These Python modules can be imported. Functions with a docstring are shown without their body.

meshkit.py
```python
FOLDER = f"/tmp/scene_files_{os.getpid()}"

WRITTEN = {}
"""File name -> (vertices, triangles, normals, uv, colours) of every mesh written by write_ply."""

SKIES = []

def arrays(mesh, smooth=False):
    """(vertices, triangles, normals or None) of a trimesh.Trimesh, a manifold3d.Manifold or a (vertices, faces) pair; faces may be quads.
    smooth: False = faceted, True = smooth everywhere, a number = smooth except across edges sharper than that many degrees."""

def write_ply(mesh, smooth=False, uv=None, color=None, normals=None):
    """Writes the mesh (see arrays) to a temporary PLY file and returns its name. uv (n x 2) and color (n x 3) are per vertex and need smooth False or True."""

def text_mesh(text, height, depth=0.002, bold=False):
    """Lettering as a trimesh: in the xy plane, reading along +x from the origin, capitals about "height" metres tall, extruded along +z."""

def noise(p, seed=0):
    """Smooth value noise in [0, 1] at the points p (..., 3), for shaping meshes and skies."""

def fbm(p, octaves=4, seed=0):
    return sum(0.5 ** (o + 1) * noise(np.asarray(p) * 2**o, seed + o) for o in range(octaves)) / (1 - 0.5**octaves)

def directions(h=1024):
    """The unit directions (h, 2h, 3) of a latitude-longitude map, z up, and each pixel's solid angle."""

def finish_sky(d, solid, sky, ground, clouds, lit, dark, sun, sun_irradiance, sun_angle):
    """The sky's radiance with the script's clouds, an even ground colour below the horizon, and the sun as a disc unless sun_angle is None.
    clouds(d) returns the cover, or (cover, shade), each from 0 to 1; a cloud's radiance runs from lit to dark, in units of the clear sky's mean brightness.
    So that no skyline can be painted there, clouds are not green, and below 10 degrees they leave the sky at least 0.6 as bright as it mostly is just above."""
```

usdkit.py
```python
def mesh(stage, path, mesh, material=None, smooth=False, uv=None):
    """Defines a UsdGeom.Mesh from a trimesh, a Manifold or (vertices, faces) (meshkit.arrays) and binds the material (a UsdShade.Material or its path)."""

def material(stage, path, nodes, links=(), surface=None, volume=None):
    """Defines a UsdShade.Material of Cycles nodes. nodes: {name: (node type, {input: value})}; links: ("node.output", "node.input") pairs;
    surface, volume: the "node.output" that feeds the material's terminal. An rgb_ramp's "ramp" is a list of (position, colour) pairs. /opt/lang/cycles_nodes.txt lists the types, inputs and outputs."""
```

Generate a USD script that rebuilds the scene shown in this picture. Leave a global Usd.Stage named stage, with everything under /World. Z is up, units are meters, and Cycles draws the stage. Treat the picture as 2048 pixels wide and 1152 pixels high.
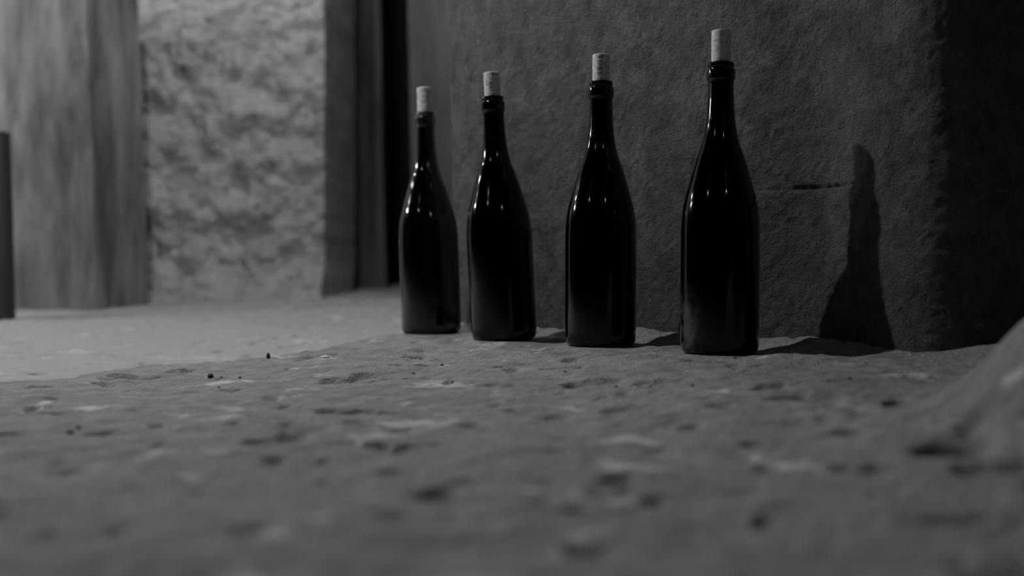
import math, numpy as np, trimesh, usdkit, meshkit
from pxr import Usd, UsdGeom, UsdLux, Gf, Sdf, UsdShade
from meshkit import fbm, noise

stage = Usd.Stage.CreateInMemory()
UsdGeom.SetStageUpAxis(stage, UsdGeom.Tokens.z)
UsdGeom.SetStageMetersPerUnit(stage, 1.0)
UsdGeom.Xform.Define(stage, '/World')

# ------------------------------------------------------------------ camera
FPX = 2400.0                       # focal length in pixels of the 2048 px frame
cam = UsdGeom.Camera.Define(stage, '/World/camera')
cam.AddTranslateOp().Set(Gf.Vec3d(0, 0, 0.085))
cam.AddRotateXYZOp().Set(Gf.Vec3f(90 - math.degrees(math.atan(36 / FPX)), 0, 0))
cam.CreateHorizontalApertureAttr(36.0)
cam.CreateVerticalApertureAttr(20.25)
cam.CreateFocalLengthAttr(36.0 * FPX / 2048)
cam.CreateClippingRangeAttr(Gf.Vec2f(0.02, 60))
cam.CreateFStopAttr(3.2)
cam.CreateFocusDistanceAttr(1.27)
cam.CreateExposureAttr(0.0)

# ------------------------------------------------------------------ lights
def bulb(name, loc, radius, intensity, aim=None, cone=None, soft=0.0):
    l = UsdLux.SphereLight.Define(stage, '/World/' + name)
    l.CreateRadiusAttr(radius); l.CreateIntensityAttr(intensity)
    l.CreateColorAttr(Gf.Vec3f(1, 1, 1))
    m = Gf.Matrix4d().SetLookAt(Gf.Vec3d(*loc), Gf.Vec3d(*(aim or (loc[0], loc[1] + 1e-3, loc[2] - 1))), Gf.Vec3d(0, 1, 0.01)).GetInverse()
    UsdGeom.Xformable(l).AddTransformOp().Set(m)
    if cone:
        s = UsdLux.ShapingAPI.Apply(l.GetPrim())
        s.CreateShapingConeAngleAttr(cone); s.CreateShapingConeSoftnessAttr(soft)
    return l

bulb('hanging_lamp_light', (-0.55, 1.42, 1.07), 0.011, 6300)
bulb('recess_lamp_light', (-0.34, 2.25, 1.70), 0.05, 300)
bulb('rear_lamp_light', (0.80, -1.6, 1.95), 0.034, 90)
bulb('side_lamp_light', (-1.7, -0.2, 1.5), 0.06, 18)
bulb('low_lamp_light', (-1.60, 1.98, 0.68), 0.035, 320)
bulb('low_lamp_light_001', (-1.62, 2.20, 0.86), 0.030, 220)
dome = UsdLux.DomeLight.Define(stage, '/World/ambient_light')
dome.CreateIntensityAttr(0.0015)

# ------------------------------------------------------------------ helpers
used = {}
def numbered(parent, name):
    k = (str(parent), name); n = used.get(k, 0); used[k] = n + 1
    return f'{parent}/{name}' + (f'_{n:03d}' if n else '')

def tag(p, label=None, cat=None, group=None, kind=None):
    p = p.GetPrim() if hasattr(p, 'GetPrim') else p
    for k, v in (('label', label), ('category', cat), ('group', group), ('kind', kind)):
        if v: p.SetCustomDataByKey(k, v)
    return p

def obj(name, mesh, mat, parent='/World', smooth=35):
    parent = parent if isinstance(parent, str) else str(parent.GetPath())
    return usdkit.mesh(stage, numbered(parent, name), mesh, mat, smooth=smooth).GetPrim()

def thing(name, loc, label, cat, group=None, rot=(0, 0, 0)):
    x = UsdGeom.Xform.Define(stage, numbered('/World', name))
    x.AddTranslateOp().Set(Gf.Vec3d(*loc)); x.AddRotateXYZOp().Set(Gf.Vec3f(*rot))
    return tag(x, label, cat, group)

def sstep(a, b, x):
    t = np.clip((np.asarray(x, float) - a) / (b - a), 0, 1)
    return t * t * (3 - 2 * t)

def grid_faces(nu, nv):
    i = np.arange(nu * nv).reshape(nv, nu)
    a, b, c, d = i[:-1, :-1].ravel(), i[:-1, 1:].ravel(), i[1:, 1:].ravel(), i[1:, :-1].ravel()
    return np.vstack([np.stack([a, b, c], 1), np.stack([a, c, d], 1)])

def lathe(profile, n=72):
    """Closed-surface revolve of (r, z) points; the first and last points may lie on the axis."""
    p = np.asarray(profile, float)
    a = np.arange(n) * 2 * np.pi / n
    v, f = [], []
    idx = []
    for r, z in p:
        if r < 1e-7:
            idx.append([len(v)] * n); v.append((0, 0, z))
        else:
            idx.append(list(range(len(v), len(v) + n))); v += [(r * math.cos(t), r * math.sin(t), z) for t in a]
    for i in range(len(p) - 1):
        for k in range(n):
            k2 = (k + 1) % n
            q = [idx[i][k], idx[i][k2], idx[i + 1][k2], idx[i + 1][k]]
            if q[0] != q[1]: f.append((q[0], q[1], q[2]))
            if q[2] != q[3]: f.append((q[0], q[2], q[3]))
    return np.array(v), np.array(f)

def spline(pts, n):
    from scipy.interpolate import PchipInterpolator
    p = np.asarray(pts, float)
    t = np.r_[0, np.cumsum(np.linalg.norm(np.diff(p, axis=0), axis=1))]
    s = np.linspace(0, t[-1], n)
    return np.stack([PchipInterpolator(t, p[:, k])(s) for k in range(2)], 1)

def mat(name, nodes, links, surface='p.BSDF'):
    return usdkit.material(stage, '/World/Looks/' + name, nodes, links, surface=surface)

def g(x): return (x, x, x)

# ------------------------------------------------------------------ materials
def stone(name, dark, light, scale, bumps, rough=0.9, patch=None, spec=0.25, stretch=(1, 1, 1), pale=None, blotch=None):
    """Neutral stone or plaster: mottled tone, fine relief. bumps: (scale, detail, distance) from large to small."""
    n = {'tc': ('texture_coordinate', {}), 'mp': ('mapping', {'scale': stretch}),
         'n1': ('noise_texture', {'scale': scale, 'detail': 8.0, 'roughness': 0.72}),
         'r1': ('rgb_ramp', {'ramp': [(0.28, g(dark)), (0.72, g(light))]}),
         'p': ('principled_bsdf', {'roughness': rough, 'specular_ior_level': spec})}
    l = [('tc.object', 'mp.vector'), ('mp.vector', 'n1.vector'), ('n1.fac', 'r1.fac')]
    col = 'r1.color'
    if patch:
        ps, lo, hi, tone, pst = patch
        n['mp2'] = ('mapping', {'scale': pst})
        n['n2'] = ('noise_texture', {'scale': ps, 'detail': 5.0, 'roughness': 0.6, 'distortion': 0.4})
        n['mr'] = ('map_range', {'from_min': lo, 'from_max': hi, 'to_min': 0.0, 'to_max': 1.0, 'clamp': True})
        n['mx'] = ('mix_color', {'b': g(tone)})
        l += [('tc.object', 'mp2.vector'), ('mp2.vector', 'n2.vector'), ('n2.fac', 'mr.value'), ('mr.result', 'mx.fac'), (col, 'mx.a')]
        col = 'mx.result'
    if pale:                                            # paler rock of the lower shelf, by a primvar of the mesh
        n['at'] = ('attribute', {'attribute': 'pale'})
        n['px'] = ('mix_color', {'b': g(pale)})
        n['pm'] = ('math', {'math_type': 'multiply', 'value2': 0.6})
        l += [('at.fac', 'pm.value1'), ('pm.value', 'px.fac'), (col, 'px.a')]
        col = 'px.result'
    if blotch:                                          # large dark weathering stains
        bs, lo, hi, tone = blotch
        n['n3'] = ('noise_texture', {'scale': bs, 'detail': 5.0, 'roughness': 0.65, 'distortion': 0.3})
        n['m3'] = ('map_range', {'from_min': lo, 'from_max': hi, 'to_min': 0.0, 'to_max': 0.85, 'clamp': True})
        n['x3'] = ('mix_color', {'b': g(tone)})
        l += [('mp.vector', 'n3.vector'), ('n3.fac', 'm3.value'), ('m3.result', 'x3.fac'), (col, 'x3.a')]
        col = 'x3.result'
    l.append((col, 'p.base_color'))
    prev = None
    for k, (s, d, dist) in enumerate(bumps):
        n[f'bn{k}'] = ('noise_texture', {'scale': s, 'detail': d, 'roughness': 0.6})
        n[f'b{k}'] = ('bump', {'strength': 1.0, 'distance': dist})
        l += [('mp.vector', f'bn{k}.vector'), (f'bn{k}.fac', f'b{k}.height')]
        if prev: l.append((prev, f'b{k}.normal'))
        prev = f'b{k}.normal'
    l.append((prev, 'p.normal'))
    return mat(name, n, l)

M_floor = stone('floor_rock', 0.14, 0.29, 34.0, [(60.0, 6.0, 0.005), (340.0, 4.0, 0.0022)], patch=(15.0, 0.60, 0.67, 0.46, (1, 1, 1)), pale=0.36)
M_wall = stone('wall_plaster', 0.065, 0.225, 34.0, [(150.0, 6.0, 0.007), (420.0, 5.0, 0.0080)], patch=(70.0, 0.64, 0.74, 0.26, (1, 1, 1)), spec=0.3, blotch=(7.0, 0.55, 0.75, 0.05))
M_niche = stone('recess_stone', 0.28, 0.56, 14.0, [(30.0, 7.0, 0.03), (90.0, 4.0, 0.008)], blotch=(33.0, 0.60, 0.70, 0.05))
M_post = stone('post_surface', 0.045, 0.25, 15.0, [(40.0, 5.0, 0.006)], stretch=(1, 1, 0.2), blotch=(9.0, 0.52, 0.68, 0.035))
M_dark = stone('dark_board', 0.012, 0.17, 13.0, [(40.0, 5.0, 0.004)], stretch=(1, 1, 0.12))
M_black = stone('sooty_board', 0.012, 0.035, 12.0, [(40.0, 5.0, 0.004)], stretch=(1, 1, 0.2))
M_grey = stone('grey_board', 0.03, 0.12, 10.0, [(40.0, 5.0, 0.004)], stretch=(1, 1, 0.12))
M_back = stone('back_stone', 0.03, 0.05, 9.0, [(16.0, 7.0, 0.02)])
M_pebble = stone('dark_pebble', 0.03, 0.07, 120.0, [(300.0, 4.0, 0.002)])
M_chip = stone('pale_chip', 0.5, 0.65, 120.0, [(300.0, 4.0, 0.001)])
M_ink = mat('cork_ink', {'p': ('principled_bsdf', {'base_color': g(0.03), 'roughness': 0.8})}, [])
M_cork = mat('cork', {'tc': ('texture_coordinate', {}), 'n': ('noise_texture', {'scale': 260.0, 'detail': 5.0}),
    'r': ('rgb_ramp', {'ramp': [(0.3, g(0.34)), (0.6, g(0.54))]}), 'b': ('bump', {'distance': 0.0006}),
    'p': ('principled_bsdf', {'roughness': 0.85, 'specular_ior_level': 0.2})},
    [('tc.object', 'n.vector'), ('n.fac', 'r.fac'), ('r.color', 'p.base_color'), ('n.fac', 'b.height'), ('b.normal', 'p.normal')])
M_glass = mat('dark_glass', {'p': ('principled_bsdf', {'base_color': g(0.012), 'roughness': 0.08, 'ior': 1.40, 'transmission_weight': 1.0})}, [])
M_glass_clearer = mat('clearer_dark_glass', {'p': ('principled_bsdf', {'base_color': g(0.17), 'roughness': 0.07, 'ior': 1.5, 'transmission_weight': 1.0})}, [])
M_glass_dusty = mat('dusty_dark_glass', {
    'tc': ('texture_coordinate', {}), 'xyz': ('separate_xyz', {}), 'n': ('noise_texture', {'scale': 55.0, 'detail': 6.0, 'roughness': 0.7, 'distortion': 0.6}),
    'mz': ('map_range', {'from_min': 0.075, 'from_max': 0.0, 'to_min': 0.0, 'to_max': 1.0, 'clamp': True}),
    'mx': ('map_range', {'from_min': -0.012, 'from_max': -0.030, 'to_min': 0.0, 'to_max': 1.0, 'clamp': True}),
    'mn': ('map_range', {'from_min': 0.45, 'from_max': 0.65, 'to_min': 0.0, 'to_max': 0.22, 'clamp': True}),
    'a': ('math', {'math_type': 'multiply'}), 'b': ('math', {'math_type': 'multiply'}),
    'd': ('diffuse_bsdf', {'color': g(0.35)}), 'm': ('mix_closure', {}),
    'p': ('principled_bsdf', {'base_color': g(0.012), 'roughness': 0.08, 'ior': 1.40, 'transmission_weight': 1.0})},
    [('tc.object', 'xyz.vector'), ('tc.object', 'n.vector'), ('xyz.z', 'mz.value'), ('xyz.x', 'mx.value'), ('n.fac', 'mn.value'),
     ('mz.result', 'a.value1'), ('mx.result', 'a.value2'), ('a.value', 'b.value1'), ('mn.result', 'b.value2'), ('b.value', 'm.fac'),
     ('p.BSDF', 'm.closure1'), ('d.BSDF', 'm.closure2')], surface='m.closure')
M_wine = mat('dark_wine', {'p': ('principled_bsdf', {'base_color': g(0.012), 'roughness': 0.02, 'ior': 1.34, 'transmission_weight': 1.0})}, [])
M_thin = mat('thin_wine', {'p': ('principled_bsdf', {'base_color': g(0.50), 'roughness': 0.02, 'ior': 1.34, 'transmission_weight': 1.0})}, [])

# ------------------------------------------------------------------ layout
BOTTLES = [(-0.108, 1.611), (-0.0091, 1.462), (0.0994, 1.348), (0.2118, 1.225)]
ROW = np.array([-0.638, 0.770])                     # along the row of bottles, away from the camera
OUT = np.array([-0.770, -0.638])                    # from the row towards the middle of the room
WALL = spline([(-0.0847, 1.709), (0.0488, 1.541), (0.1630, 1.417), (0.2576, 1.299), (0.3187, 1.240), (0.372, 1.146), (0.3825, 1.1345), (0.394, 1.1265), (0.408, 1.1215), (0.426, 1.1185), (0.456, 1.1185), (0.556, 1.135), (0.90, 1.26), (1.7, 1.45)], 1400)
RIDGE = np.array([(-1.6, 0.75), (-0.516, 1.21), (-0.405, 1.335), (-0.331, 1.38), (-0.279, 1.395), (-0.23, 1.44), (-0.207, 1.53), (-0.155, 1.63), (-0.10, 1.78), (0.0, 2.2), (0.1, 4.5)])

def shelf(x, y):
    """1 on the lower shelf beyond the ridge of the rock, 0 on the slab with the bottles."""
    p = np.stack([x, y, np.zeros_like(x)], -1)
    wob = 0.03 * (fbm(p * 12, 3, 5) - 0.5)
    return sstep(0.0, 0.028, (y - np.interp(x, RIDGE[:, 0], RIDGE[:, 1])) * 0.8 + wob)

def ground(x, y, detail=True):
    x, y = np.asarray(x, float), np.asarray(y, float)
    q = (x - 0.2118) * OUT[0] + (y - 1.225) * OUT[1]
    slab = -0.060 * np.clip(q, 0, 0.50) - 0.008 * np.clip(q - 0.5, 0, 1)
    slab = slab + 0.018 * sstep(0.045, 0.11, -q)
    p = np.stack([x, y, np.zeros_like(x)], -1)
    # beyond the ridge the floor lies a little lower and climbs to the back
    far = np.interp(y, [0.8, 1.3, 1.8, 2.6, 2.95, 4.0, 8.0], [-0.052, -0.050, -0.037, 0.002, 0.017, 0.030, 0.03])
    k = shelf(x, y)
    z = slab * (1 - k) + far * k
    # the hump of rock at the right edge
    hx, hy = (x - 0.40) / 0.10, (y - 0.70) / 0.17
    hump = 0.085 * np.exp(-np.hypot(hx, hy) ** 4) + 0.006 * np.exp(-np.hypot((x - 0.36) / 0.2, (y - 0.7) / 0.3) ** 2)
    z = z + hump
    if detail:
        flat = np.ones_like(x)
        for bx, by in BOTTLES:
            flat = np.minimum(flat, sstep(0.038, 0.075, np.hypot(x - bx, y - by)))
        z = z + flat * (0.012 * (fbm(p * 7, 3, 1) - 0.5) + 0.0055 * (fbm(p * 26, 3, 2) - 0.5) + 0.0030 * (fbm(p * 95, 3, 3) - 0.5))
        pits = fbm(p * 34 + 11, 2, 9)
        z = z - flat * 0.006 * sstep(0.70, 0.82, pits)
        for bx, by in BOTTLES:                                        # level spots the bottles stand on
            r = 1 - sstep(0.038, 0.075, np.hypot(x - bx, y - by))
            z = z * (1 - r)
        # a hollow near the hump
        z = z - 0.022 * np.exp(-(((x - 0.246) / 0.018) ** 2 + ((y - 0.668) / 0.018) ** 2) ** 2)
        for hx_, hy_, r_ in ((0.139, 0.66, 0.006), (0.152, 0.658, 0.005), (0.164, 0.66, 0.006), (0.184, 0.655, 0.008), (0.200, 0.650, 0.009), (0.274, 0.71, 0.010),
                             (-0.171, 0.80, 0.008), (-0.150, 0.815, 0.010), (-0.076, 0.775, 0.010), (-0.066, 0.79, 0.009), (-0.165, 0.64, 0.006), (-0.040, 0.615, 0.010), (0.03, 0.88, 0.010)):
            z = z - 0.9 * r_ * np.exp(-(((x - hx_) / r_) ** 2 + ((y - hy_) / (1.3 * r_)) ** 2) ** 2)
    return z

# ------------------------------------------------------------------ structure: floor
def axis(parts):
    out = [parts[0][0]]
    for a, b, step in parts:
        n = max(1, int(round((b - a) / step))); out += list(a + (b - a) * (np.arange(n) + 1) / n)
    return np.array(out)
fx = axis([(-4.0, -1.6, 0.06), (-1.6, -0.75, 0.012), (-0.75, -0.55, 0.006), (-0.55, 0.50, 0.0027), (0.50, 0.9, 0.012), (0.9, 2.4, 0.08)])
fy = axis([(-2.5, -0.1, 0.08), (-0.1, 0.35, 0.008), (0.35, 0.9, 0.0042), (0.9, 1.75, 0.0034), (1.75, 2.6, 0.008), (2.6, 4.6, 0.03), (4.6, 6.0, 0.1)])
X, Y = np.meshgrid(fx, fy)
Z = ground(X, Y)
floor = obj('floor', (np.stack([X, Y, Z], -1).reshape(-1, 3), grid_faces(len(fx), len(fy))), M_floor, smooth=True)
UsdGeom.PrimvarsAPI(floor).CreatePrimvar('pale', Sdf.ValueTypeNames.FloatArray, 'vertex').Set(shelf(X, Y).ravel().astype(float).tolist())
tag(floor, 'uneven grey rock floor the bottles stand on', None, None, 'structure')

# ------------------------------------------------------------------ structure: wall behind the bottles
def wall_sheet():
    seg = np.r_[0, np.cumsum(np.linalg.norm(np.diff(WALL, axis=0), axis=1))]
    s = axis([(0, 1.0, 0.0026), (1.0, seg[-1], 0.02)])
    z = axis([(-0.09, 0.42, 0.0026), (0.42, 1.7, 0.02)])
    px, py = np.interp(s, seg, WALL[:, 0]), np.interp(s, seg, WALL[:, 1])
    tx, ty = np.gradient(px, s), np.gradient(py, s)
    S, Zz = np.meshgrid(s, z)
    p = np.stack([S, Zz, np.zeros_like(S)], -1)
    d = 0.008 * (fbm(p * 6, 3, 21) - 0.5) + 0.0018 * (fbm(p * 40, 3, 22) - 0.5) + 0.0026 * (fbm(p * 170, 3, 23) - 0.5)
    d = d * (1 - 0.5 * sstep(0.72, 0.78, S))
    # a shallow horizontal joint at the right
    line = np.exp(-((Zz - 0.170 - 0.002 * (fbm(p * 20, 2, 30) - 0.5)) / 0.0016) ** 2) * sstep(0.50, 0.53, S) * (1 - sstep(0.63, 0.70, S)) * (0.35 + 0.9 * sstep(0.35, 0.6, fbm(p * 30 + 7, 2, 31)))
    d = d - 0.0026 * line
    lean = 0.035 * Zz * (1 - sstep(0.0, 0.25, S))        # the free edge leans slightly
    edge = -0.016 * (1 - sstep(0, 0.014, S)) ** 2        # worn arris
    d = d + edge
    nx, ny = -np.abs(ty), -np.abs(tx)
    nx, ny = ty, -tx                                     # towards the room
    V = np.stack([px[None] + d * nx[None] - 0.030 * Zz * (1 - sstep(0.0, 0.3, S)), py[None] + d * ny[None], Zz], -1)
    # return of the free edge going back into the recess
    back = axis([(0.0, 0.06, 0.004), (0.06, 0.9, 0.03)])[1:]
    R = []
    for b in back[::-1]:
        R.append(V[:, 0] + np.array([0.30, 0.95, 0]) * b)
    full = np.concatenate([np.stack(R, 1), V], 1)
    return full.reshape(-1, 3), grid_faces(full.shape[1], full.shape[0])
wv, wf = wall_sheet()
tag(obj('wall_right', (wv, wf), M_wall, smooth=True), 'rough dark plastered wall behind the bottles', None, None, 'structure')

# ------------------------------------------------------------------ structure: recess wall, back wall
def rough_sheet(a, b, z0, z1, nu, nv, amp, scale, seed, foot=0.0, ret=None):
    a, b = np.array(a, float), np.array(b, float)
    L = np.linalg.norm(b - a); t = (b - a) / L; n = np.array([t[1], -t[0]])
    u = np.linspace(0, L, nu); z = np.linspace(z0, z1, nv)
    U, Zz = np.meshgrid(u, z)
    p = np.stack([U, Zz, np.zeros_like(U)], -1)
    d = amp * (fbm(p * scale, 4, seed) - 0.5) * 2 + foot * np.exp(-np.maximum(Zz - z0 - 0.03, 0) / 0.05)
    V = np.stack([a[0] + U * t[0] + d * n[0], a[1] + U * t[1] + d * n[1], Zz], -1)
    if ret is not None:
        R = [V[:, -1] + np.array([ret[0], ret[1], 0]) * k for k in np.linspace(0, 1, 12)[1:]]
        V = np.concatenate([V, np.stack(R, 1)], 1)
    return V.reshape(-1, 3), grid_faces(V.shape[1], V.shape[0])
tag(obj('wall_recess', rough_sheet((-2.5, 2.93), (-0.463, 2.97), -0.03, 2.2, 520, 420, 0.036, 17, 41, foot=0.10, ret=(0.02, 0.42)), M_niche, smooth=True),
    'pale rough stone wall of the recess beyond the post', None, None, 'structure')
tag(obj('wall_back', rough_sheet((-1.0, 5.2), (2.2, 5.2), -0.03, 2.2, 120, 80, 0.02, 9, 43), M_back, smooth=True),
    'dark wall at the back of the recess', None, None, 'structure')

# ------------------------------------------------------------------ posts and boards
def rbox(poly, z0, z1, lean=(0, 0), bevel=0.008, seed=0, amp=0.004, nz=90):
    """An upright timber: convex plan polygon with rounded corners, wavering along its height."""
    from shapely.geometry import Polygon
    P = Polygon(poly).buffer(-bevel).buffer(bevel, 5)
    ring = P.exterior
    n = 120
    base = np.array([ring.interpolate(k / n, normalized=True).coords[0] for k in range(n)])
    if ring.is_ccw is False: base = base[::-1]
    c = base.mean(0)
    zs = np.linspace(z0, z1, nz)
    V = []
    for z in zs:
        q = np.stack([base[:, 0] * 14, base[:, 1] * 14, np.full(n, z * 2.2)], 1)
        k = 1 + amp * 2 * (fbm(q, 3, seed) - 0.5) / max(np.ptp(base[:, 0]), np.ptp(base[:, 1])) * 2
        V.append(np.c_[c + (base - c) * k[:, None] + np.array(lean) * (z - z0), np.full(n, z)])
    V = np.array(V); f = []
    i = np.arange(nz * n).reshape(nz, n); j = np.roll(i, -1, 1)
    a, b, cc, d = i[:-1].ravel(), j[:-1].ravel(), j[1:].ravel(), i[1:].ravel()
    f = np.vstack([np.stack([a, b, cc], 1), np.stack([a, cc, d], 1)])
    v = V.reshape(-1, 3); m = len(v)
    v = np.vstack([v, np.r_[c, z0], np.r_[c + np.array(lean) * (z1 - z0), z1]])
    cap = [(m, i[0, (k + 1) % n], i[0, k]) for k in range(n)] + [(m + 1, i[-1, k], i[-1, (k + 1) % n]) for k in range(n)]
    return v, np.vstack([f, cap])

tag(obj('post', rbox([(-1.24, 2.63), (-0.881, 2.55), (-0.826, 2.74), (-1.19, 2.83)], -0.01, 0.70, lean=(-0.031, 0), seed=3), M_post),
    'thick pale squared post with vertical streaks, standing at the left', 'post')
tag(obj('plank', rbox([(-1.10, 2.31), (-0.962, 2.29), (-0.958, 2.32), (-1.10, 2.34)], -0.01, 0.35, lean=(-0.034, 0.02), bevel=0.004, seed=4, nz=40), M_black),
    'short dark plank at the far left edge, leaning beside the pale post', 'plank')
tag(obj('plank', rbox([(-0.592, 3.72), (-0.492, 3.70), (-0.49, 3.74), (-0.59, 3.77)], 0.01, 2.0, lean=(-0.02, 0), bevel=0.006, seed=5), M_dark),
    'dark upright plank next to the pale recess wall', 'plank')
tag(obj('plank', rbox([(-0.488, 3.74), (-0.39, 3.69), (-0.385, 3.73), (-0.48, 3.79)], 0.01, 2.0, lean=(-0.02, 0), bevel=0.006, seed=6), M_dark),
    'dark upright plank with a lighter right edge, beside the black gap', 'plank')
tag(obj('plank', rbox([(-0.255, 3.12), (-0.10, 3.12), (-0.10, 3.16), (-0.255, 3.16)], 0.0, 2.0, lean=(-0.02, 0), bevel=0.006, seed=7), M_grey),
    'grey upright plank behind the neck of the farthest bottle', 'plank')

# ------------------------------------------------------------------ bottles
OUTER = [(0.0122, 0.2960), (0.0130, 0.2953), (0.0133, 0.2935), (0.0131, 0.2918), (0.0126, 0.2905), (0.0139, 0.2892), (0.0144, 0.2875), (0.0144, 0.2800), (0.0140, 0.2785), (0.0129, 0.2768)]
SIDE = [(0.0129, 0.2768), (0.0131, 0.262), (0.0138, 0.248), (0.0149, 0.235), (0.0167, 0.224), (0.0191, 0.214), (0.0238, 0.201), (0.0279, 0.188), (0.0317, 0.1745),
        (0.0355, 0.161), (0.0381, 0.148), (0.0395, 0.135), (0.0400, 0.120), (0.0400, 0.060), (0.0398, 0.012), (0.0390, 0.0055), (0.0370, 0.0018), (0.0345, 0.0003), (0.0320, 0.0)]
PUNT = [(0.0320, 0.0), (0.0290, 0.0025), (0.0235, 0.012), (0.0175, 0.023), (0.0100, 0.031), (0.0, 0.034)]
INNER = [(0.0, 0.0385), (0.0110, 0.0352), (0.0195, 0.026), (0.0260, 0.015), (0.0305, 0.0075), (0.0340, 0.0065), (0.0360, 0.0090), (0.0366, 0.016), (0.0368, 0.060), (0.0368, 0.120),
         (0.0362, 0.135), (0.0348, 0.148), (0.0322, 0.161), (0.0284, 0.1745), (0.0246, 0.188), (0.0205, 0.201), (0.0158, 0.214), (0.0135, 0.224), (0.0118, 0.235), (0.0107, 0.248), (0.0101, 0.262), (0.0100, 0.2935)]
def dense(p, n): return [tuple(q) for q in spline(p, n)]
side_d = dense(SIDE, 90)
inner_d = dense(INNER, 90)
body_profile = dense(INNER, 90) + [(0.0106, 0.2955), (0.0122, 0.2960)] + OUTER[1:] + side_d[1:] + dense(PUNT, 20)[1:]
BODY = lathe(body_profile[::-1])

def wine_mesh(level):
    p = [(r - 0.0003 if r > 0 else 0, z + (0.0003 if z < 0.03 else 0)) for r, z in inner_d if z < level]
    rl = np.interp(level, [z for r, z in inner_d if z > 0.05], [r for r, z in inner_d if z > 0.05]) - 0.0003
    return lathe(p + [(rl, level), (0.0, level)])

CORK_R = 0.0098
def cork_mesh(z0, h, seed):
    v, f = lathe([(0, z0), (0.0095, z0), (0.0096, 0.292), (CORK_R, 0.2975)] + [(CORK_R, z) for z in np.linspace(0.299, 0.296 + h - 0.0008, 16)] + [(CORK_R - 0.0007, 0.296 + h), (0.004, 0.296 + h), (0, 0.296 + h)], 64)
    k = 1 + 0.012 * (fbm(v * 220, 2, seed) - 0.5) * (v[:, 2] > 0.299)
    return v * np.stack([k, k, np.ones_like(k)], 1), f

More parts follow.
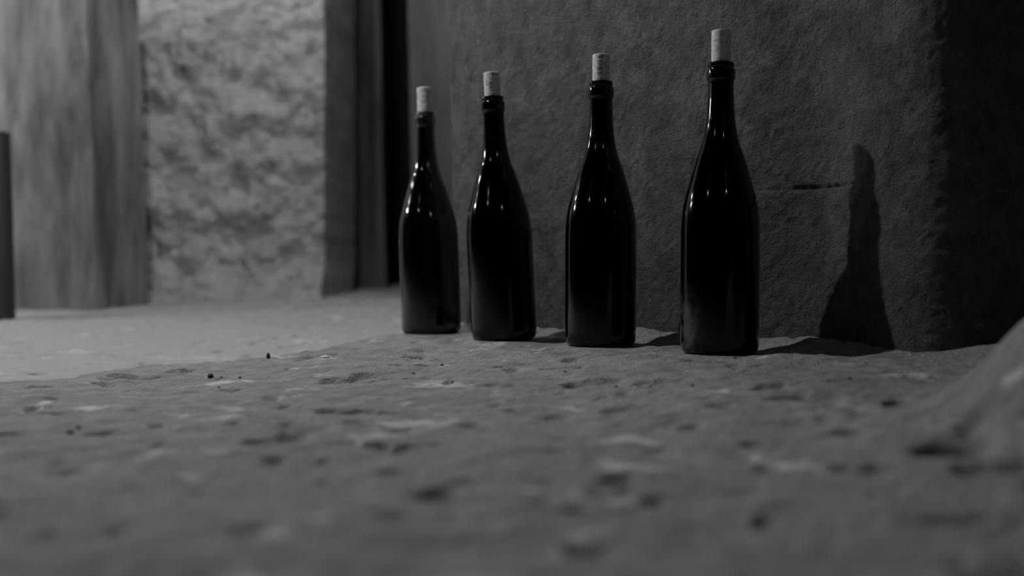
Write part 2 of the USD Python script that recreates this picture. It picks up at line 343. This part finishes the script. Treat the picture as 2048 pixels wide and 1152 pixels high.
# printed marks: flat lettering in millimetres (x reading direction, y letter height), wrapped round the cork reading downwards
from shapely.geometry import box as sbox, Point, Polygon as SPoly, LineString
from shapely.affinity import scale as sscale, translate as stran
from shapely.ops import unary_union
def letter(c):
    """Seriffed capitals, 1 unit tall."""
    stem = lambda x: sbox(x, 0, x + 0.15, 1)
    ser = lambda x, y: sbox(x - 0.09, y, x + 0.24, y + 0.055)
    ring = lambda cx, cy, rx, ry, w, t: sscale(Point(cx, cy).buffer(1, 16), rx, ry).difference(sscale(Point(cx, cy).buffer(1, 16), rx - w, ry - t))
    bar = lambda p, q, w: LineString([p, q]).buffer(w / 2, cap_style=2)
    S = {'F': ([stem(.1), ser(.1, 0), ser(.1, .945), sbox(.1, .93, .62, 1), sbox(.57, .78, .62, 1), sbox(.2, .48, .5, .55), sbox(.46, .40, .5, .63)], .70),
         'E': ([stem(.1), ser(.1, 0), ser(.1, .945), sbox(.1, .93, .62, 1), sbox(.57, .80, .62, 1), sbox(.2, .48, .5, .55), sbox(.46, .40, .5, .63), sbox(.1, 0, .66, .07), sbox(.61, 0, .66, .22)], .76),
         'O': ([ring(.46, .5, .44, .52, .14, .06)], .95),
         'R': ([stem(.1), ser(.1, 0), ser(.1, .945), ring(.30, .745, .33, .255, .13, .06).intersection(sbox(.2, 0, 1, 1)), bar((.36, .50), (.72, .02), .15), sbox(.62, 0, .84, .055)], .86),
         'N': ([sbox(.12, 0, .19, 1), ser(.07, 0), sbox(.66, 0, .73, 1), ser(.62, .945), bar((.12, .98), (.70, .02), .14)], .92),
         'I': ([stem(.1), ser(.1, 0), ser(.1, .945)], .45),
         'V': ([bar((.08, 1), (.40, 0), .15), bar((.40, 0), (.72, 1), .07)], .80),
         'A': ([bar((.08, 0), (.40, 1), .07), bar((.40, 1), (.72, 0), .15), sbox(.2, .3, .6, .36)], .80),
         'L': ([stem(.1), ser(.1, 0), ser(.1, .945), sbox(.1, 0, .64, .07), sbox(.58, 0, .64, .24)], .70),
         'T': ([stem(.28), ser(.28, 0), sbox(.02, .93, .70, 1), sbox(.02, .78, .07, 1), sbox(.65, .78, .70, 1)], .78),
         '-': ([sbox(.0, .42, .9, .56)], 1.0)}
    shp, adv = S[c]
    return unary_union(shp), adv

def wrap(word, cap, ang, top, across=False, space=1.08, wide=1.0):
    """Word printed on the cork: ang = middle of the letters in degrees right of the side facing -y; top = z where it starts."""
    x, parts = 0.0, []
    for c in word:
        s, adv = letter(c)
        s, adv = sscale(s, wide, 1, origin=(0, 0)), adv * wide
        parts.append((stran(s, x, 0))); x += adv * space
    ms = []
    for s in parts:
        for gm in getattr(s, 'geoms', [s]):
            v2, f2 = trimesh.creation.triangulate_polygon(gm.segmentize(0.12), engine='earcut')
            ms.append((v2, f2))
    V, F, o = [], [], 0
    for v2, f2 in ms:
        V.append(v2); F.append(f2 + o); o += len(v2)
    V, F = np.vstack(V), np.vstack(F)
    if across: u, zz = (V[:, 0] - x / 2) * cap, top - (1 - V[:, 1]) * cap
    else: u, zz = (V[:, 1] - 0.5) * cap, top - V[:, 0] * cap
    def cyl(r):
        a = np.radians(ang) + u / CORK_R
        return np.stack([r * np.sin(a), -r * np.cos(a), zz], 1)
    n = len(V)
    v = np.vstack([cyl(CORK_R + 0.00022), cyl(CORK_R - 0.0003)])
    m = trimesh.Trimesh(v, np.vstack([F, F[:, ::-1] + n]), process=False)
    return m

# (lean left in degrees, cork height, wine level, wine material, marks, label)
SPEC = [
    (1.72, 0.0330, 0.156, M_thin, [('VALLEE', 0.0020, -66, 0.3235, False)], 'farthest dark bottle in the row, cork pushed up, its wine letting some light through'),
    (2.80, 0.0290, 0.158, M_wine, [('NIO', 0.0046, -8, 0.3135, False), ('VAL', 0.0026, -42, 0.3145, False), ('ET', 0.0034, 22, 0.3235, True)], 'dark wine bottle leaning slightly left, second from the far end, cork with faint print'),
    (-0.1, 0.0302, 0.160, M_wine, [('FORE', 0.0049, -7, 0.3232, False)], 'dark wine bottle whose cork is printed with large capital letters FORE'),
    (-0.2, 0.0325, 0.135, M_wine, [('-', 0.0030, -38, 0.3190, True), ('-', 0.0030, -38, 0.3085, True)], 'nearest and largest dark wine bottle, with a plain cork, casting its shadow on the wall'),
]
for k, ((bx, by), (lean, ch, level, wm, marks, label)) in enumerate(zip(BOTTLES, SPEC)):
    face = math.degrees(math.atan2(bx, by))
    t = thing('wine_bottle', (bx, by, 0.0), label, 'bottle', 'row of corked wine bottles', rot=(0, -lean, -face))
    obj('bottle_glass', BODY, (M_glass_clearer, M_glass, M_glass, M_glass_dusty)[k], t, smooth=40)
    obj('wine', wine_mesh(level), wm, t, smooth=40)
    c = obj('cork', cork_mesh(0.280, ch, 60 + k), M_cork, t, smooth=40)
    for w, cap, ang, top, across in marks:
        obj('printed_mark' if w == '-' else 'lettering', wrap(w, cap, ang, top, across, 1.3 if w == 'NIO' else 1.1, 1.3 if w == 'FORE' else 1.0), M_ink, c, smooth=False)

# ------------------------------------------------------------------ loose stones on the floor
def pebble(sx, sy, sz, seed):
    m = trimesh.creation.icosphere(2, 1.0)
    v = m.vertices * (0.75 + 0.5 * fbm(m.vertices * 1.7 + seed * 3.1, 2, seed)[:, None])
    return v * np.array([sx, sy, sz]), m.faces
def lay(name, x, y, size, seed, m, label, cat, group=None, sink=0.35):
    v, f = pebble(*size, seed)
    z = float(ground(np.array([x]), np.array([y]))[0]) + size[2] * sink
    t = obj(name, (v, f), m, smooth=25)
    UsdGeom.Xformable(t).AddTranslateOp().Set(Gf.Vec3d(x, y, z))
    return tag(t, label, cat, group)

DC, PB = 'dark crumbs of stone scattered before the bottles', 'pebble'
lay('pebble', -0.279, 1.372, (0.0022, 0.0022, 0.0036), 1, M_pebble, 'small black upright stone chip standing on the rim of the paler floor', PB, sink=0.8)
lay('pebble', -0.3093, 1.2297, (0.0029, 0.0028, 0.0027), 2, M_pebble, 'small round dark pebble left of the upright black chip and nearer the camera', PB, sink=0.6)
lay('pebble', 0.257, 0.8149, (0.0062, 0.004, 0.0024), 3, M_pebble, 'flat wide dark stone on the floor at the right, below the bottle shadow', PB, sink=0.5)
lay('pebble', -0.3154, 0.8545, (0.0024, 0.0024, 0.0020), 4, M_pebble, 'blurred dark pebble near the left edge of the foreground, the lower of two', PB, sink=0.5)
lay('pebble', -0.3177, 0.8778, (0.0018, 0.0018, 0.0015), 5, M_pebble, 'blurred dark pebble near the left edge of the foreground, the upper of two', PB, sink=0.5)
lay('stone_flake', -0.2126, 1.3628, (0.0052, 0.004, 0.0016), 6, M_chip, 'flat pale stone flake lying on the floor left of the farthest bottle', 'stone flake', sink=0.5)
CRUMBS = [(-0.2762, 1.2168, .0013, 'tiny dark crumb just right of the small round dark pebble'),
          (-0.2981, 1.2279, .0009, 'tiniest dark crumb, between the small round dark pebble and another crumb'),
          (-0.071, 1.2161, .0014, 'tiny dark crumb on the floor below the base of the farthest bottle'),
          (-0.0964, 1.1734, .0013, 'tiny dark crumb below and left of the farthest bottle, nearer than its neighbour'),
          (0.0493, 1.1156, .0012, 'tiny dark crumb on the floor below the left side of the third bottle'),
          (0.214, 1.1506, .0012, 'tiny dark crumb on the floor right in front of the nearest bottle'),
          (0.2759, 0.9785, .0013, 'tiny dark crumb on the floor below the bottle shadow on the wall'),
          (0.2708, 0.83, .0012, 'tiny dark crumb right beside the flat wide dark stone'),
          (0.1479, 0.9848, .0013, 'slightly blurred dark crumb in front of the nearest bottle, to its left'),
          (-0.0546, 1.1002, .0012, 'slightly blurred dark crumb below the gap between the two farthest bottles'),
          (0.0878, 1.012, .0014, 'slightly blurred dark crumb in front of the bottle with the FORE cork'),
          (-0.2806, 1.1475, .0012, 'tiny dark crumb directly below the small round dark pebble, nearer the camera')]
for j, (x, y, r, lab) in enumerate(CRUMBS):
    lay('stone_crumb', x, y, (r * 1.2, r, r * 0.8), 20 + j, M_pebble, lab, 'stone crumb', DC, sink=0.5)
